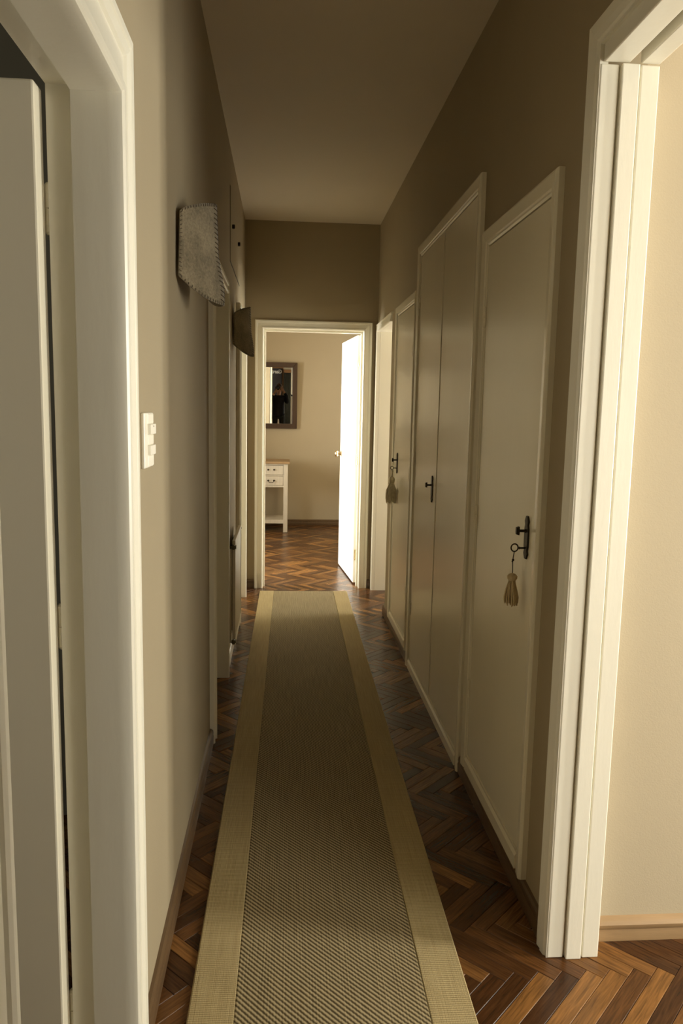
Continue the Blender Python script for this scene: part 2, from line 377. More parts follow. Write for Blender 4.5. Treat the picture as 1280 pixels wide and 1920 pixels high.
def lining(e, P, u0, u1, vt, dep0, dep1, th=.012, m='trim', parts='LHR'):
    for c, a in (('L', (u0-th, u0, 0, vt)), ('H', (u0-th, u1+th, vt, vt+th)), ('R', (u1, u1+th, 0, vt))):
        if c in parts:
            MB().prism([(a[0], a[2]), (a[1], a[2]), (a[1], a[3]), (a[0], a[3])], P, dep0, dep1).build('head_lining' if c == 'H' else 'jamb_lining', m, e)
# 1: doorway beside the camera
t1 = struct(empty('trim_1', (XL, 1.44, 0)), 'wide cream moulded frame of the doorway with the half-open door', 'door frame')
casing(t1, PLEFT, .79, 1.44, 2.0, WIDE)
lining(t1, PLEFT, .79, 1.44, 2.0, -.004, -.066)
lining(t1, PLEFT, .778, 1.452, 2.012, -.0665, -.111, th=.012)
# 2: second doorway
t2 = struct(empty('trim_2', (XL, 4.03, 0)), 'cream frame of the doorway just before the radiator', 'door frame')
casing(t2, PLEFT, 3.27, 4.03, 2.03, SLIM); lining(t2, PLEFT, 3.27, 4.03, 2.03, -.004, -.111)
t3 = struct(empty('trim_3', (XL, 5.82, 0)), 'cream frame of the doorway between radiator and end wall', 'door frame')
casing(t3, PLEFT, 5.10, 5.82, 2.05, DEEP); lining(t3, PLEFT, 5.10, 5.82, 2.05, -.004, -.111)
t4 = struct(empty('trim_4', (.23, YF, 0)), 'stepped cream frame of the doorway closing the corridor', 'door frame')
casing(t4, PEND, -.162, .622, 2.073, SLIM); lining(t4, PEND, -.162, .622, 2.073, -.004, -.122)
for a in ((-.162, -.147, 0, 2.073), (.607, .622, 0, 2.073), (-.147, .607, 2.058, 2.073)):
    MB().prism([(a[0], a[2]), (a[1], a[2]), (a[1], a[3]), (a[0], a[3])], PEND, -.03, -.075).build('door_stop', 'trim', t4, bevel=.002)
t5 = struct(empty('trim_5', (XR, 6.05, 0)), 'brightly lit cream frame of the opening past the last cupboard', 'door frame')
casing(t5, PRIGHT, 5.34, 6.05, 2.065, [(0, -.009), (0, .012), (.004, .018), (.012, .019), (.016, .014), (.045, .012), (.048, .017), (.056, .018), (.06, .012), (.06, -.004)], sides='HR')
lining(t5, PRIGHT, 5.34, 6.05, 2.065, -.01, -.125)
# 6: tall stepped frame of the side room
t6 = struct(empty('trim_6', (XR, 1.83, 0)), 'tall cream stepped frame of the opening to the side room', 'door frame')
casing(t6, PRIGHT, .93, 1.838, 2.305, BOLD)
for nm, x0, x1, dy in (('jamb_board', .722, .766, 0), ('door_stop', .770, .813, -.009), ('jamb_board', .817, .862, -.004)):
    MB().box(x0, x1, 1.836+dy, 1.905, 0, 2.263).build(nm, 'trim', t6, bevel=.003)
    MB().box(x0, x1, .865, .93-dy, 0, 2.263).build(nm, 'trim', t6, bevel=.003)
MB().box(.76, .826, 1.845, 1.905, 0, 2.263).build('jamb_back', 'trim', t6)
MB().box(.728, .790, .93, 1.836, 2.266, 2.33).build('head_board', 'trim', t6, bevel=.003)
MB().box(.815, .862, .93, 1.836, 2.266, 2.34).build('head_board', 'trim', t6, bevel=.003)
MB().box(.77, .82, .93, 1.836, 2.335, 2.345).build('head_slot', 'dark', t6)

t7 = struct(empty('trim_7', (XR, -.9, 0)), 'cream frame of an added light opening behind the photographer', 'door frame')  # opening added so side room light reaches the photographer and back wall
casing(t7, PRIGHT, -1.35, -.45, 2.06, SLIM); lining(t7, PRIGHT, -1.35, -.45, 2.06, -.004, -.123)
# door leaves
d1 = struct(empty('door_1', (-.428, 1.44, 0)), 'half-open cream door seen edge-on beside the wide frame', 'door')
MB().box(-1.05, -.428, 1.412, 1.460, .012, 2.004).build('door_leaf', 'door', d1, bevel=.004)
for z in (.22, 1.035, 1.805):
    h = MB().tube([(-.4235, 1.464, z-.04), (-.4235, 1.464, z-.001)], .0075, 10).tube([(-.4235, 1.464, z+.001), (-.4235, 1.464, z+.04)], .0075, 10)
    h.tube([(-.4235, 1.464, z-.045), (-.4235, 1.464, z-.04)], [.004, .0075], 10).tube([(-.4235, 1.464, z+.04), (-.4235, 1.464, z+.045)], [.0075, .004], 10)
    h.box(-.430, -.4235, 1.459, 1.462, z-.038, z+.038)
    h.build('hinge', 'trim', d1, smooth=40)
for s, y in ((-1, 1.412), (1, 1.460)):
    MB().lathe((-.98, y, 1.02), (0, s, 0), [(0, .028), (.006, .028), (.008, .012), (.035, .011), (.045, .024), (.06, .027), (.07, .018), (.072, 0.001)]).build('door_knob', 'brass', d1, smooth=40)
d2_ = struct(empty('door_2', (-.43, 3.65, 0)), 'closed cream door set deep in the frame before the radiator', 'door')
MB().box(-.420, -.385, 3.272, 4.028, .01, 2.028).build('door_leaf', 'door', d2_, bevel=.003)
MB().lathe((-.385, 3.36, 1.03), (1, 0, 0), [(0, .026), (.005, .026), (.007, .011), (.03, .011), (.04, .024), (.055, .025), (.062, .001)]).build('door_knob', 'brass', d2_, smooth=40)
d3_ = struct(empty('door_3', (-.43, 5.46, 0)), 'closed cream door deep in the frame next to the end wall', 'door')
MB().box(-.420, -.385, 5.102, 5.818, .01, 2.048).build('door_leaf', 'door', d3_, bevel=.003)
MB().lathe((-.385, 5.19, 1.03), (1, 0, 0), [(0, .026), (.005, .026), (.007, .011), (.03, .011), (.04, .024), (.055, .025), (.062, .001)]).build('door_knob', 'brass', d3_, smooth=40)
# open white door of the end room
d4 = struct(empty('door_4', (.60, 6.275, 0)), 'open white door glowing in window light at the corridor end', 'door')
p0, p1 = Vector((.590, 6.278, 0)), Vector((.524, 7.075, 0)); ax = (p1-p0).normalized(); nx = Vector((ax.y, -ax.x, 0))
def leafp(u, v, d): q = p0 + ax*u + nx*d; return (q.x, q.y, v)
W4 = (p1-p0).length
MB().prism([(0, .012), (W4, .012), (W4, 2.055), (0, 2.055)], leafp, 0, .038).build('door_leaf', 'white', d4, bevel=.003)
kn = MB(); kc = leafp(W4-.065, 1.055, 0)
kn.lathe(kc, -nx, [(0, .030), (.004, .030), (.008, .013), (.022, .011), (.030, .020), (.042, .029), (.052, .027), (.060, .016), (.063, .001)])
kn.build('door_knob', 'brass', d4, smooth=50)
kn = MB(); kn.lathe(leafp(W4-.065, 1.055, .038), nx, [(0, .030), (.004, .030), (.008, .013), (.022, .011), (.030, .020), (.042, .029), (.052, .027), (.060, .016), (.063, .001)])
kn.build('door_knob', 'brass', d4, smooth=50)
for z in (.25, 1.05, 1.85):
    MB().tube([(.607, 6.274, z-.045), (.607, 6.274, z+.045)], .007, 10).build('hinge', 'brass', d4, smooth=40)

# ------------------------------------------------------------------ skirting boards
SK = [(0, 0), (.016, 0), (.017, .035), (.014, .045), (.016, .052), (.014, .062), (.008, .068), (0, .070)]
def skirt(name, label, fn, a, b, m='base'):
    o = MB().prism(SK, lambda d, z, u: fn(u, d, z), a, b).build(name, m, smooth=30)
    return struct(o, label, 'skirting board')
LS = lambda u, d, z: (XL+d, u, z)
RS = lambda u, d, z: (XR-d, u, z)
skirt('baseboard_left', 'brown varnished skirting below the light switch', LS, 1.585, 3.203)
skirt('baseboard_left_white', 'white painted skirting under the radiator', LS, 4.10, 5.03, 'trim')
skirt('baseboard_left_end', 'short brown skirting left of the end doorway', LS, 5.89, YF)
skirt('baseboard_right', 'brown skirting under the cupboard with the key tassel', RS, 1.90, 2.905)
skirt('baseboard_right_far', 'brown skirting under the farthest cupboard', RS, 4.235, 5.34)
skirt('baseboard_end', 'short dark skirting between end doorway and side frames', lambda u, d, z: (u, YF-d, z), -.309, -.232)
skirt('baseboard_end_corner', 'tiny dark skirting in the corner past the end doorway', lambda u, d, z: (u, YF-d, z), .692, .736)
skirt('baseboard_end_room', 'dark skirting along the wall under the mirror', lambda u, d, z: (u, 9.56-d, z), -2.6, .98)
SK = [(0, 0), (.018, 0), (.019, .012), (.016, .034), (.020, .040), (.021, .050), (.016, .057), (.012, .060), (0, .066)]
skirt('baseboard_side_room', 'caramel skirting of the pale side room wall, lightened as if lit', lambda u, d, z: (u, 1.91-d, z), .862, 3.3, 'base_lit')

# ------------------------------------------------------------------ rug
rug = tag(empty('runner_rug', (.130, 1.63, 0)), 'long woven runner with dark diagonal weave and golden side borders', 'rug')
rug.rotation_euler = (0, 0, -.0089)
Y0, Y1, HW, BD = RUGY0-1.63, RUGY1-1.63, RUGW/2, .108
def strip(x0, x1, z, name, m):
    n = 40; b = MB(); vs = []
    ys = [Y0+(Y1-Y0)*k/n for k in range(n+1)]
    b.rings([[(x0, y, 0), (x1, y, 0), (x1, y, z), (x0, y, z)] for y in ys])
    me = bpy.data.meshes.new(name); me.from_pydata(b.v, [], b.f); me.materials.append(M[m])
    bm = bmesh.new(); bm.from_mesh(me); bmesh.ops.recalc_face_normals(bm, faces=bm.faces); bm.to_mesh(me); bm.free()
    o = bpy.data.objects.new(name, me); COL.objects.link(o); o.parent = rug; o.location = (0, 0, .0008)
    md = o.modifiers.new('edge', 'BEVEL'); md.width = .003; md.segments = 2; md.limit_method = 'ANGLE'
    return o
strip(-HW+BD, HW-BD, .0075, 'rug_field', 'rugfield')
strip(-HW, -HW+BD, .0088, 'rug_border', 'rugborder'); strip(HW-BD, HW, .0088, 'rug_border', 'rugborder')
for s in (-1, 1):
    b = MB().tube([(s*(HW-.001), Y0+(Y1-Y0)*k/30, .0052) for k in range(31)], .0048, 8)
    me = bpy.data.meshes.new('bound_edge'); me.from_pydata(b.v, [], b.f); me.materials.append(M['rugborder'])
    for p in me.polygons: p.use_smooth = True
    o = bpy.data.objects.new('bound_edge', me); COL.objects.link(o); o.parent = rug

# ------------------------------------------------------------------ built-in cupboards
def plate(b, y, zc, h, w, x, th=.003):
    pts = [(y+w*a, zc+h*c) for a, c in ((-.20, -.5), (.20, -.5), (.5, -.38), (.36, -.30), (.5, -.2), (.5, .2), (.36, .30), (.5, .38), (.20, .5), (-.20, .5), (-.5, .38), (-.36, .30), (-.5, .2), (-.5, -.2), (-.36, -.30), (-.5, -.38))]
    b.rings([[(x, p[0], p[1]) for p in pts], [(x-th, y+(p[0]-y)*.9, zc+(p[1]-zc)*.985) for p in pts]])
def cupboard(name, label, c, leaves, ey, ez, hinges, prof=None):
    y0, y1, zt, zb = c
    e = tag(empty(name, (XR, (y0+y1)/2, zb)), label, 'cupboard', 'built-in corridor cupboards')
    w = .058
    pr = [(0, -.012), (0, .010), (.006, .014), (.012, .014), (.015, .019), (.048, .024), (.054, .022), (.058, .016), (.058, -.004)]
    iz = zb + (.058 if zb > 0 else .06)
    casing(e, PRIGHT, y0+w, y1-w, zt-w, pr, 'door', z0=zb)
    MB().prism([(0, 0), (.020, 0), (.020, .040), (.014, .050), (.014, .058), (-.01, .058), (-.01, 0)], lambda d, z, u: (XR-d, u, zb+z), y0+w, y1-w).build('bottom_rail', 'door', e, smooth=25)
    # carcass behind the doors
    car = MB(); X0, X1 = XR+.022, 1.22; a, bb, t = y0+.032, y1-.032, .015
    car.box(X0, X1, a, a+t, iz-.02, zt-.04).box(X0, X1, bb-t, bb, iz-.02, zt-.04).box(X1, X1+t, a, bb, iz-.02, zt-.04).box(X0, X1, a+t, bb-t, iz-.02, iz-.005).box(X0, X1, a+t, bb-t, zt-.055, zt-.04)
    car.build('carcass', 'door', e)
    lv = []
    for (l0, l1, ang, hy) in leaves:
        g = .0022
        def lp(u, v, d, hy=hy, ang=ang): 
            du = u-hy; return (XR-.010+d - abs(math.sin(ang))*abs(du), hy+du*math.cos(ang), v)
        o = MB().prism([(l0+g, iz+.002), (l1-g, iz+.002), (l1-g, zt-w-.0045), (l0+g, zt-w-.0045)], lp, 0, .022).build('cupboard_door', 'door', e, bevel=.002)
        lv.append(o)
    for hy, zz in hinges:
        MB().tube([(XR-.014, hy, zz-.035), (XR-.014, hy, zz-.001)], .006, 8).tube([(XR-.014, hy, zz+.001), (XR-.014, hy, zz+.035)], .006, 8).build('hinge', 'door', e, smooth=40)
    px_ = max([abs(math.sin(l[2]))*abs(ey-l[3]) for l in leaves if l[0] < ey < l[1]]); b = MB(); x = XR-.0105-px_; plate(b, ey, ez, .130, .036, x, .005); es = b.build('escutcheon', 'bronze', e, smooth=30)
    k = MB(); kz = ez+.020
    k.tube([(x, ey, kz), (x-.010, ey, kz), (x-.026, ey, kz)], [.007, .0045, .0045], 8)
    k.rings([[(x-.026-.009*q, ey+.5*yy*(1-.25*q), kz+zz*(1-.2*q)) for yy, zz in ((-.012, -.013), (.012, -.013), (.016, -.006), (.016, .006), (.012, .013), (-.012, .013), (-.016, .006), (-.016, -.006))] for q in (0, .3, 1)])
    kn_ = k.build('turn_knob', 'bronze', es, smooth=40)
    return e
cupboard('built_in_cupboard', 'low cream cupboard with a wool tassel hanging from its key', C_, [(2.131, 2.787, 0, 2.787)], 2.195, 1.092, [(2.789, z) for z in (.40, 1.08, 1.80)])
cupboard('built_in_cupboard', 'tallest cream double-door cupboard reaching the floor', B_, [(2.963, 3.572, 0, 2.963), (3.572, 4.177, .005, 4.177)], 3.655, 1.083, [(4.178, z) for z in (.35, 1.2, 2.0)])
cupboard('built_in_cupboard', 'farthest cream cupboard with a fluffy grey tassel on its lock', A_, [(4.338, 4.972, 0, 4.338)], 4.84, 1.125, [(4.336, z) for z in (.4, 1.1, 1.8)])

# keys with tassels
kx, ky = XR-.0135, 2.195
tk = tag(empty('tasselled_key', (kx, ky, 1.058)), 'old key with beige wool tassel hanging from the low cupboard lock', 'key')
kz = 1.060
b = MB().tube([(kx+.010, ky, kz), (kx-.024, ky, kz)], .0028, 8).tube([(kx-.018, ky, kz), (kx-.021, ky, kz)], .0042, 8)
rc = Vector((kx-.034, ky, kz+.001))
ring = [rc + Vector((.0105*math.cos(2*PI*k/20), 0, .0115*math.sin(2*PI*k/20))) for k in range(21)]
b.tube(ring, .0022, 6, cap=False); b.build('key', 'bronze', tk, smooth=True)
cx_, cy_ = kx-.037, ky-.001
b = MB().tube([(rc.x, ky, rc.z-.0115), (cx_, cy_, 1.030), (cx_-.001, cy_, 1.018), (cx_, cy_, .995), (cx_, cy_, .978)], .0014, 6)
co = b.build('cord', 'cord', tk, smooth=True)
MB().ell((cx_, cy_, 1.024), (.0042, .0042, .0036), 8, 6).tube([(cx_, cy_, 1.024), (cx_-.005, cy_-.004, 1.019)], .0013, 5).build('knot', 'cord', co, smooth=True)
MB().lathe((cx_, cy_, .984), (0, 0, -1), [(0, .002), (.003, .010), (.009, .0155), (.016, .0150), (.022, .0105), (.025, .0085)], 14).build('tassel_head', 'wool', tk, smooth=True)
sk = MB()
for k in range(64):
    a = random.uniform(0, 2*PI); q = math.sqrt(random.random()); r0, r1 = .0085*q, (.014+.010*random.random())*(.35+.65*q); ln = .070+random.uniform(-.006, .006)
    sk.tube([(cx_+r0*math.cos(a), cy_+r0*math.sin(a), .961), (cx_+.75*r1*math.cos(a), cy_+.75*r1*math.sin(a), .961-.4*ln), (cx_+r1*math.cos(a+.1), cy_+r1*math.sin(a+.1), .961-.75*ln), (cx_+r1*math.cos(a+.15)*.97, cy_+r1*math.sin(a+.15), .961-ln)], [.0022, .0026, .0026, .0018], 5)
sko = sk.build('tassel_skirt', 'wool', tk, smooth=True); sko['kind'] = 'stuff'
kx, ky = XR-.0135, 4.84
tk = tag(empty('tasselled_key', (kx, ky, 1.09)), 'key with a fluffy grey tassel hanging from the farthest cupboard', 'key')
MB().tube([(kx+.01, ky, 1.093), (kx-.022, ky, 1.093)], .0028, 8).tube([Vector((kx-.03, ky, 1.094)) + Vector((.010*math.cos(2*PI*k/16), 0, .010*math.sin(2*PI*k/16))) for k in range(17)], .002, 6, cap=False).build('key', 'bronze', tk, smooth=True)
MB().tube([(kx-.031, ky, 1.085), (kx-.028, ky, 1.06), (kx-.030, ky, 1.035)], .003, 6).build('cord', 'fur', tk, smooth=True)
MB().lathe((kx-.030, ky, 1.040), (0, 0, -1), [(0, .004), (.006, .016), (.020, .022), (.036, .018), (.045, .014)], 14).build('tassel_head', 'fur', tk, smooth=True)
sk = MB()
for k in range(110):
    a = random.uniform(0, 2*PI); q = math.sqrt(random.random()); r1 = (.026+.016*random.random())*(.4+.6*q); ln = .125+random.uniform(-.014, .012)
    c0 = (kx-.030, ky)
    fl = lambda v: min(v, XR-.016)
    sk.tube([(c0[0]+.012*q*math.cos(a), c0[1]+.012*q*math.sin(a), 1.0), (fl(c0[0]+r1*math.cos(a)), c0[1]+r1*math.sin(a), 1.0-.4*ln), (fl(c0[0]+1.05*r1*math.cos(a)), c0[1]+1.05*r1*math.sin(a), 1.0-.75*ln), (fl(c0[0]+.95*r1*math.cos(a+.2)), c0[1]+r1*math.sin(a+.2), 1.0-ln)], [.0022, .0028, .0024, .0012], 5)
sko = sk.build('tassel_skirt', 'fur', tk, smooth=True); sko['kind'] = 'stuff'

# ------------------------------------------------------------------ light switch
sw = tag(empty('light_switch', (XL, 1.74, 1.38)), 'ivory switch plate with two protruding rockers beside the wide door frame', 'light switch')
za, zb_ = 1.322, 1.444; ya, yb = 1.688, 1.800
MB().box(XL, XL+.009, ya, yb, za, zb_).build('switch_plate', 'plastic', sw, bevel=.003, segs=3)
for z0, z1, x in ((1.396, 1.419, .019), (1.350, 1.372, .018)):
    MB().prism([(.006, ya+.035), (x-.002, ya+.035), (x, ya+.045), (x-.002, yb-.012), (.006, yb-.012)], lambda d, u, z: (XL+d, u, z), z0, z1).build('rocker', 'plastic', sw, bevel=.0015)
for z0, z1 in ((1.421, 1.441), (1.374, 1.394), (1.326, 1.348)):
    MB().prism([(.006, ya+.040), (.010, ya+.042), (.0125, yb-.020), (.010, yb-.008), (.006, yb-.008)], lambda d, u, z: (XL+d, u, z), z0, z1).build('blank_module', 'plastic', sw, bevel=.001)
MB().lathe((XL+.0185, ya+.06, 1.414), (1, 0, 0), [(0, .002), (.0008, .0016)], 8).build('indicator', 'bronze', sw)

# ------------------------------------------------------------------ felt sconces
def lerp(a, b, t): return a+(b-a)*t
def sconce(name, label, dy):
    e = tag(empty(name, (XL, 2.42+dy, 1.92)), label, 'wall lamp', 'felt wall sconces')
    def xr(t):
        k = [(0, -.209), (.5, -.204), (.62, -.198), (.83, -.187), (1, -.186)]
        for (a, x), (b_, y) in zip(k, k[1:]):
            if t <= b_: return lerp(x, y, (t-a)/(b_-a))
        return -.186
    def pt(s, t, side):
        yn, yr = 2.262, 2.42
        g = .5*math.sin(s*PI/2)+.5*s; ztop = 2.003+.059*g**.72; zbot = (1.824 if side < 0 else 1.885)-(.057 if side < 0 else .118)*math.sin(min(1, g*1.08)*PI/2)
        y = lerp(yn-.012*t, yr, s); x = lerp(-.300+.004*(1-t), xr(t), g)
        z = lerp(ztop, zbot, t)
        if side > 0: y = 2*yr-y
        return Vector((x, y+dy, z))
    stp = MB()
    for side in (-1, 1):
        N_, K_ = 16, 20; b = MB()
        vs = [pt(i/N_, j/K_, side) for i in range(N_+1) for j in range(K_+1)]
        b.add(vs, [(i*(K_+1)+j, (i+1)*(K_+1)+j, (i+1)*(K_+1)+j+1, i*(K_+1)+j+1) for i in range(N_) for j in range(K_)])
        o = b.build('felt_panel', 'felt', e, smooth=True)
        md = o.modifiers.new('thickness', 'SOLIDIFY'); md.thickness = .004; md.offset = 0
        def st(p, q, r=.0008):
            m_ = (p+q)/2; stp.tube([p, m_+Vector((.0012, side*.0008, 0)), q], [r, r*1.2, r], 5)
        out = Vector((.0028, side*.0022, 0))
        for k in range(21):
            t = (k+.4)/21; st(pt(1, t, side)+Vector((.0025, 0, 0)), pt(.86, t-.022 if t > .03 else 0, side)+out, .0012)
        for k in range(16):
            s = (k+.6)/16.5; st(pt(s, .0, side)+out*.6, pt(s, .032, side)+out); st(pt(s, 1, side)+out*.6, pt(s, .972, side)+out)
        for k in range(16):
            t = (k+.5)/16; st(pt(0, t, side)+out*.3, pt(.035, t, side)+out)
    s = stp.build('stitching', 'thread', e, smooth=True); s['kind'] = 'stuff'
    MB().box(XL, XL+.012, 2.37+dy, 2.47+dy, 1.86, 1.96).build('back_plate', 'iron', e, bevel=.003)
    MB().tube([(XL+.01, 2.39+dy, 1.95), (-.275, 2.33+dy, 2.01), (-.262, 2.315+dy, 2.030+.008*(dy > 1)), (-.248, 2.35+dy, 2.02), (XL+.01, 2.42+dy, 1.95)], .0025, 6).build('wire_bracket', 'iron', e, smooth=True)
    MB().tube([(XL+.01, 2.42+dy, 1.90), (-.262, 2.42+dy, 1.90)], .014, 12).build('lamp_holder', 'iron', e, smooth=40)
    return e
sconce('wall_sconce', 'sunlit grey felt wall lamp shade with stitched edges near the switch', 0)
sconce('wall_sconce', 'dark felt wall lamp shade hanging above the radiator', 2.35)

# ------------------------------------------------------------------ access hatch, radiator
h = tag(empty('access_hatch', (XL, 4.9, 2.27)), 'flush painted wall hatch with two dark knobs above the radiator', 'hatch')
MB().box(XL, XL+.003, 4.467, 5.34, 2.275, 2.67).build('hatch_panel', 'hall', h)
b = MB().box(XL, XL+.0012, 4.456, 4.467, 2.268, 2.677).box(XL, XL+.0012, 5.34, 5.35, 2.268, 2.677).box(XL, XL+.0012, 4.467, 5.34, 2.268, 2.275).box(XL, XL+.0012, 4.467, 5.34, 2.67, 2.677)
b.build('hatch_gap', 'dark', h)
for y, z in ((4.60, 2.487), (5.15, 2.502)):
    MB().lathe((XL+.003, y, z), (1, 0, 0), [(0, .012), (.004, .012), (.012, .013), (.016, .010), (.017, .001)], 12).build('hatch_knob', 'bronze', h, smooth=40)

rad = tag(empty('panel_radiator', (XL, 4.5, .12)), 'slim cream panel radiator hung low on the corridor wall', 'radiator')
xf, xb = -.263, -.279
def rprof(z): return 0
b = MB()
pts = []
for k in range(0, 25):
    y = 4.225+.575*k/24; dx = .004 if k % 2 else 0
    pts.append((xf-dx, y))
pts += [(xb, 4.80), (xb, 4.225)]
b.rings([[(x, y, z) for x, y in pts] for z in (.150, .700)])
b.box(xb-.001, xf+.001, 4.22, 4.805, .122, .152); b.box(xb-.001, xf+.001, 4.22, 4.805, .698, .723)
b.box(xb-.001, xf+.001, 4.22, 4.232, .15, .70); b.box(xb-.001, xf+.001, 4.793, 4.805, .15, .70)
b.build('radiator_panel', 'radiator', rad, bevel=.002)
for y in (4.33, 4.70):
    MB().box(XL, xb, y-.012, y+.012, .18, .66).build('wall_bracket', 'iron', rad)
MB().tube([(xb-.008, 4.19, .68), (xb-.008, 4.19, .15)], .006, 8).build('riser_pipe', 'radiator', rad, smooth=True)
for z in (.69, .150):
    MB().lathe((xf-.008, 4.22, z), (0, -1, 0), [(0, .009), (.012, .009), (.014, .013), (.03, .013), (.032, .006)], 10).tube([(xf-.008, 4.205, z), (xf+.006, 4.205, z)], [.008, .011], 10).tube([(xf-.012, 4.20, z), (XL, 4.20, z)], .007, 8).build('valve', 'iron', rad, smooth=40)
MB().lathe((xf-.008, 4.805, .70), (0, 1, 0), [(0, .008), (.01, .008), (.012, .011), (.022, .011), (.023, .002)], 8).build('bleed_valve', 'iron', rad, smooth=40)

# ------------------------------------------------------------------ end room: mirror, console table
mir = tag(empty('wall_mirror', (-.215, 9.545, 1.61)), 'rectangular mirror in a dark walnut frame above the console table', 'mirror')
mir.rotation_euler = (-.0257, 0, 0); mir.rotation_mode = 'ZYX'; mir.rotation_euler = (math.radians(1.47), 0, .0080)
def mpart(name, m, b, bevel=0):
    me = bpy.data.meshes.new(name); me.from_pydata(b.v, [], b.f); me.materials.append(M[m])
    bm = bmesh.new(); bm.from_mesh(me); bmesh.ops.recalc_face_normals(bm, faces=bm.faces); bm.to_mesh(me); bm.free()
    o = bpy.data.objects.new(name, me); COL.objects.link(o); o.parent = mir
    if bevel:
        md = o.modifiers.new('edge', 'BEVEL'); md.width = bevel; md.segments = 2
    return o
MW, MH, FRW = .375, .402, .060
mpart('mirror_glass', 'mirror', MB().box(-MW+.04, MW-.04, -.022, -.018, -MH+.04, MH-.04))
for s in (-1, 1):
    q = MB().prism([(s*MW, -MH), (s*MW, MH), (s*(MW-FRW), MH-FRW), (s*(MW-FRW), -MH+FRW)], lambda u, v, d: (u, d, v), -.035, -.004); mpart('frame_stile', 'mframe', q, .004)
    q = MB().prism([(-MW, s*MH), (MW, s*MH), (MW-FRW, s*(MH-FRW)), (-MW+FRW, s*(MH-FRW))], lambda u, v, d: (u, d, v), -.035, -.004); mpart('frame_rail', 'mframe', q, .004)
mpart('backing_board', 'mframe', MB().box(-MW+.02, MW-.02, -.017, -.005, -MH+.02, MH-.02))

tb = tag(empty('console_table', (-.30, 9.15, 0)), 'limewashed console table with oak top and bronze-handled drawers', 'table')
TX0, TX1, TY0, TY1 = -.655, .053, 8.95, 9.40
MB().box(TX0-.022, TX1+.022, TY0-.022, TY1+.015, .812, .838).build('table_top', 'tabtop', tb, bevel=.004)
for x in (TX0, TX1-.05):
    for y in (TY0, TY1-.05):
        MB().box(x, x+.05, y, y+.05, 0, .812).build('leg', 'tabwhite', tb, bevel=.003)
for y in (TY0+.006, TY1-.022):
    MB().box(TX0+.05, TX1-.05, y, y+.016, .536, .556).build('apron_rail', 'tabwhite', tb, bevel=.002)
for x in (TX0+.008, TX1-.024):
    MB().box(x, x+.016, TY0+.05, TY1-.05, .536, .812).build('side_panel', 'tabwhite', tb, bevel=.002)
MB().box(TX0+.05, TX1-.05, TY1-.03, TY1-.014, .556, .812).build('back_panel', 'tabwhite', tb)
MB().box(TX0+.05, TX1-.05, TY0+.006, TY0+.022, .795, .812).build('apron_rail', 'tabwhite', tb, bevel=.002)
MB().box(TX0+.05, TX1-.05, TY0+.006, TY0+.022, .667, .680).build('apron_rail', 'tabwhite', tb, bevel=.002)
mid = (TX0+TX1)/2
MB().box(mid-.012, mid+.012, TY0+.004, TY0+.022, .556, .795).build('centre_stile', 'tabwhite', tb, bevel=.002)
for x0, x1 in ((TX0+.05, mid-.012), (mid+.012, TX1-.05)):
    for z0, z1, hz in ((.680, .795, .742), (.556, .667, .615)):
        dr = MB().box(x0+.003, x1-.003, TY0+.008, TY0+.024, z0+.003, z1-.003).build('drawer', 'tabwhite', tb, bevel=.003)
        c = (x0+x1)/2
        for q in (-1, 1):
            MB().lathe((c+q*.034, TY0+.008, hz), (0, -1, 0), [(0, .010), (.004, .011), (.008, .006), (.016, .006), (.018, .001)], 10).build('handle_boss', 'bronze', dr, smooth=40)
        if hz < .7 or x1 < mid:
            MB().tube([(c-.034, TY0-.006, hz), (c-.030, TY0-.010, hz-.014), (c-.015, TY0-.012, hz-.022), (c, TY0-.012, hz-.024), (c+.015, TY0-.012, hz-.022), (c+.030, TY0-.010, hz-.014), (c+.034, TY0-.006, hz)], .0032, 6).build('handle_bail', 'bronze', dr, smooth=40)
MB().box(TX0+.01, TX1-.01, TY0+.01, TY1-.01, .105, .148).build('lower_shelf', 'tabwhite', tb, bevel=.003)

# ------------------------------------------------------------------ behind the camera: what the mirror shows
po = tag(empty('framed_poster', (-.16, -1.55, 1.5)), 'black poster with white lettering in a wooden frame seen in the mirror', 'poster')
MB().box(-.44, .13, -1.548, -1.535, .62, 1.93).build('poster_sheet', 'poster', po)
for a in ((-.465, -.44, .6, 1.955), (.13, .155, .6, 1.955)): MB().box(a[0], a[1], -1.55, -1.52, a[2], a[3]).build('frame_stile', 'pframe', po, bevel=.003)
for a in ((-.44, .13, .6, .62), (-.44, .13, 1.93, 1.955)): MB().box(a[0], a[1], -1.55, -1.52, a[2], a[3]).build('frame_rail', 'pframe', po, bevel=.003)
tx = bpy.data.curves.new('lettering', 'FONT'); tx.body = 'Garcon'; tx.size = .135; tx.extrude = .001; tx.offset = .004; tx.space_character = .95
tmp = bpy.data.objects.new('lettering_tmp', tx); COL.objects.link(tmp)
tme = bpy.data.meshes.new_from_object(tmp.evaluated_get(bpy.context.evaluated_depsgraph_get())); bpy.data.objects.remove(tmp)
tme.materials.clear(); tme.materials.append(M['chalk'])
to = bpy.data.objects.new('lettering', tme); COL.objects.link(to); to.parent = po
to.location = (.115+.16, .018, 1.80-1.5); to.rotation_euler = (PI/2, 0, PI)
cu = tag(empty('window_curtain', (.24, -1.5, .3)), 'dark olive curtain hanging behind the photographer', 'curtain')
pts = [(.16+.19*k/40, -1.50+.022*math.sin(k*1.15)) for k in range(41)]
b = MB(); b.rings([[(x, y, .3) for x, y in pts]+[(x, y-.004, .3) for x, y in pts[::-1]], [(x, y, 1.84) for x, y in pts]+[(x, y-.004, 1.84) for x, y in pts[::-1]]]); b.build('curtain_cloth', 'curtain', cu, smooth=True)
MB().box(.165, .36, -1.55, -1.46, 1.82, 1.90).build('pelmet', 'pframe', cu, bevel=.004)

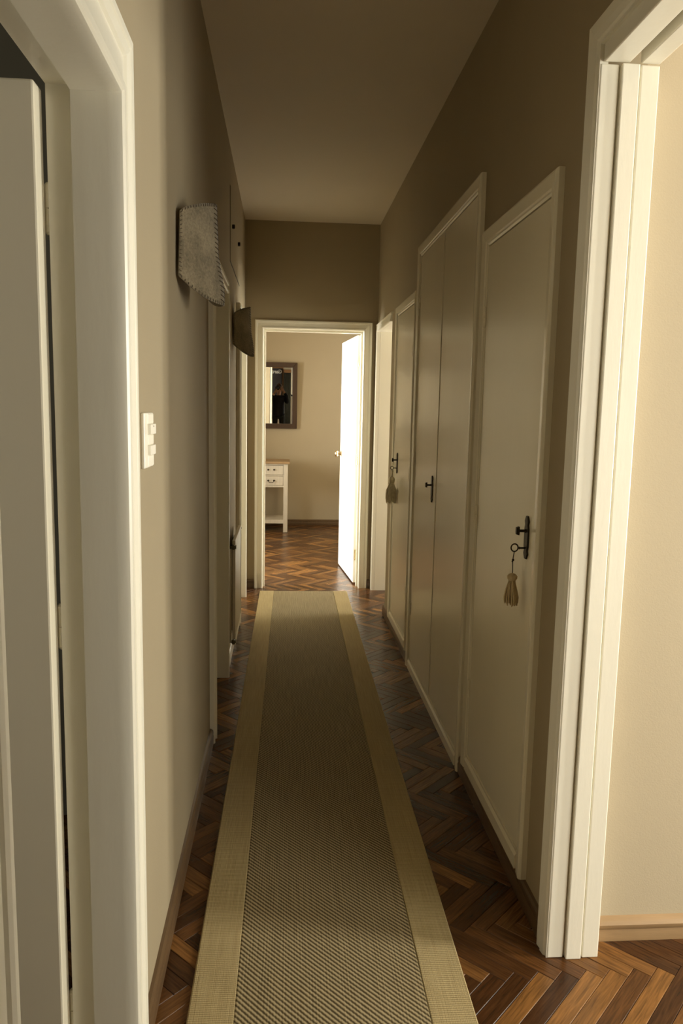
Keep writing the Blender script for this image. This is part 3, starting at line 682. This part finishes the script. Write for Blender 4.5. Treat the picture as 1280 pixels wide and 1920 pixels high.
# photographer
per = empty('person', (.02, -.24, 0))
tag(per, 'person in a black jacket raising a camera to the face, reflected in the mirror', 'person')
def skin_mesh(name, nodes, edges, m, parent, sub=2):
    me = bpy.data.meshes.new(name); at = WP[parent.name]
    me.from_pydata([tuple(Vector(n[:3])-at) for n in nodes], edges, [])
    o = bpy.data.objects.new(name, me); COL.objects.link(o)
    sm = o.modifiers.new('skin', 'SKIN'); sm.use_smooth_shade = True
    for i, v in enumerate(me.skin_vertices[0].data):
        r = nodes[i][3]; v.radius = r if isinstance(r, tuple) else (r, r); v.use_root = (i == 0)
    sd = o.modifiers.new('smooth', 'SUBSURF'); sd.levels = sub; sd.render_levels = sub
    dg = bpy.context.evaluated_depsgraph_get(); ev = bpy.data.meshes.new_from_object(o.evaluated_get(dg))
    bpy.data.objects.remove(o); ev.materials.clear(); ev.materials.append(M[m]); ev.name = name
    o = bpy.data.objects.new(name, ev); COL.objects.link(o); o.parent = parent
    for p in ev.polygons: p.use_smooth = True
    return o
hx, hy, hz = .035, -.225, 1.435           # head centre
body = MB()
# head: shaped surface, chin narrower than cranium, face towards +Y
def headpt(a, b_):
    x = .074*math.sin(a)*math.cos(b_); y = .094*math.sin(a)*math.sin(b_); z = .118*math.cos(a)
    if z < 0: x *= 1+z*2.6; y = y*(1+z*1.5)+(-z)*.22
    return Vector((hx+x, hy+y, hz+z))
nu, nv = 20, 14; vs = [headpt(0.001, 0)]
for i in range(1, nv): vs += [headpt(PI*i/nv, 2*PI*j/nu) for j in range(nu)]
vs.append(headpt(PI-.001, 0)); fs = []
for j in range(nu):
    k = (j+1) % nu; fs.append((0, 1+j, 1+k)); q = 1+(nv-2)*nu; fs.append((q+j, len(vs)-1, q+k))
    for i in range(nv-2): fs.append((1+i*nu+j, 1+(i+1)*nu+j, 1+(i+1)*nu+k, 1+i*nu+k))
body.add(vs, fs)
body.tube([(hx, hy+.086, hz+.018), (hx, hy+.104, hz-.012), (hx, hy+.108, hz-.028), (hx, hy+.088, hz-.036)], [.007, .011, .014, .009], 8)   # nose
for s in (-1, 1): body.ell((hx+s*.076, hy-.004, hz-.008), (.010, .020, .032), 8, 8)                                                       # ears
body.tube([(hx, hy-.02, hz-.07), (hx-.01, hy-.035, hz-.16), (hx-.01, hy-.045, hz-.20)], [.052, .050, .062], 12)                            # neck
# hands: palm and five bent fingers around the camera
def hand(px, s, palm, dirs):
    body.tube(palm, [.024, .036, .040, .034], 10)
    for pth, r in dirs: body.tube(pth, [r, r*.98, r*.92, r*.7], 8)
bx, by, bz = .0, -.085, 1.452            # camera body centre
rh = [(bx+.150, by-.070, bz-.085), (bx+.115, by-.035, bz-.045), (bx+.094, by-.022, bz-.018), (bx+.088, by-.012, bz+.008)]
rf = []
for k, (z, l) in enumerate(((.030, .92), (.010, 1.0), (-.010, .97), (-.028, .82))):
    rf.append(([(bx+.088, by-.018, bz+z-.006), (bx+.092, by+.014*l, bz+z), (bx+.080, by+.036*l, bz+z+.002), (bx+.058, by+.040*l, bz+z)], .0088))
rf.append(([(bx+.105, by-.040, bz-.012), (bx+.084, by-.046, bz+.008), (bx+.066, by-.044, bz+.018), (bx+.052, by-.042, bz+.022)], .0098))
hand(0, 1, rh, rf)
lh = [(bx-.090, by-.010, bz-.135), (bx-.055, by+.005, bz-.085), (bx-.030, by+.018, bz-.066), (bx-.012, by+.030, bz-.058)]
lf = []
for k, (y, l) in enumerate(((.046, .92), (.028, 1.0), (.010, .96), (-.008, .82))):
    lf.append(([(bx-.010, by+y, bz-.060), (bx+.022*l, by+y+.004, bz-.052), (bx+.044*l, by+y+.004, bz-.034), (bx+.047, by+y+.004, bz-.012)], .0088))
lf.append(([(bx-.045, by+.000, bz-.072), (bx-.056, by+.014, bz-.042), (bx-.052, by+.020, bz-.018), (bx-.046, by+.022, bz-.004)], .0100))
hand(0, -1, lh, lf)
# forearms under the sleeves, torso and legs join it all
body.tube([(.150, -.155, 1.367), (.21, -.20, 1.27), (.225, -.225, 1.16)], [.026, .036, .040], 10)
body.tube([(-.090, -.095, 1.317), (-.14, -.17, 1.23), (-.175, -.225, 1.13)], [.026, .036, .040], 10)
bo = body.build('body', 'skin', per, smooth=True)
for s in (-1, 1): MB().ell((hx+s*.031, hy+.080, hz+.004), (.012, .009, .0075), 10, 8).build('eye', 'eye', per, smooth=True)
MB().tube([(hx-.022, hy+.083, hz-.062), (hx-.010, hy+.092, hz-.060), (hx+.010, hy+.092, hz-.060), (hx+.022, hy+.083, hz-.062)], [.003, .006, .006, .003], 8).build('mouth', 'lip', per, smooth=True)
hv = MB()
vs, fs = [], []
for i in range(0, 10):
    for j in range(24):
        b_ = 2*PI*j/24; front = math.sin(b_); lim = PI*(.60-.27*max(0, front)); a = lim*i/9+.001
        p = headpt(a, b_) - Vector((hx, hy, hz)); n_ = p.normalized()
        vs.append(Vector((hx, hy, hz)) + p + n_*(.014 if i < 9 else .001))
for i in range(9):
    for j in range(24): fs.append((i*24+j, (i+1)*24+j, (i+1)*24+(j+1) % 24, i*24+(j+1) % 24))
hv.add(vs, fs); hv.build('hair', 'hair', per, smooth=True)
jn = [(.02, -.27, .88, (.165, .105)), (.02, -.275, 1.02, (.155, .105)), (.02, -.28, 1.14, (.165, .110)), (.02, -.28, 1.22, (.150, .095)), (.02, -.275, 1.275, .070),
      (.165, -.275, 1.215, .066), (.245, -.24, 1.08, .055), (.205, -.19, 1.28, .044), (.165, -.165, 1.345, .036),
      (-.125, -.275, 1.215, .066), (-.20, -.245, 1.06, .055), (-.135, -.16, 1.235, .044), (-.100, -.11, 1.295, .036),
      (.02, -.27, .74, (.180, .115))]
skin_mesh('jacket', jn, [(0, 1), (1, 2), (2, 3), (3, 4), (3, 5), (5, 6), (6, 7), (7, 8), (3, 9), (9, 10), (10, 11), (11, 12), (0, 13)], 'jacket', per)
tn = [(.02, -.27, .84, (.150, .100)), (.105, -.27, .74, .085), (.11, -.265, .45, .062), (.11, -.275, .10, .050), (-.065, -.27, .74, .085), (-.07, -.265, .45, .062), (-.07, -.275, .10, .050)]
skin_mesh('trousers', tn, [(0, 1), (1, 2), (2, 3), (0, 4), (4, 5), (5, 6)], 'trousers', per)
for x in (.11, -.07):
    MB().rings([[(x+w*math.cos(2*PI*k/12), -.25+l*math.sin(2*PI*k/12)+sh, z) for k in range(12)] for z, w, l, sh in ((.012, .044, .125, .03), (.030, .047, .130, .03), (.055, .044, .105, .015), (.085, .040, .065, -.015), (.11, .038, .05, -.022))]).build('shoe', 'camblack', per, smooth=True)
ph = tag(empty('photo_camera', (bx, by, bz)), 'black photo camera held to the face of the person in the mirror', 'camera')
MB().box(bx-.068, bx+.068, by-.030, by+.022, bz-.048, bz+.042).build('camera_body', 'camblack', ph, bevel=.008)
MB().box(bx-.028, bx+.028, by-.034, by+.020, bz+.040, bz+.068).build('viewfinder_hump', 'camblack', ph, bevel=.008)
MB().lathe((bx, by+.020, EYE), (0, 1, 0), [(0, .034), (.006, .036), (.020, .036), (.021, .034), (.035, .034), (.036, .037), (.042, .037), (.042, .031), (.034, .028), (.033, .001)], 24).build('lens_barrel', 'camblack', ph, smooth=40)
MB().lathe((bx, by+.050, EYE), (0, 1, 0), [(0, .028), (.003, .022), (.005, .012), (.0055, .001)], 24).build('front_element', 'lens', ph, smooth=True)
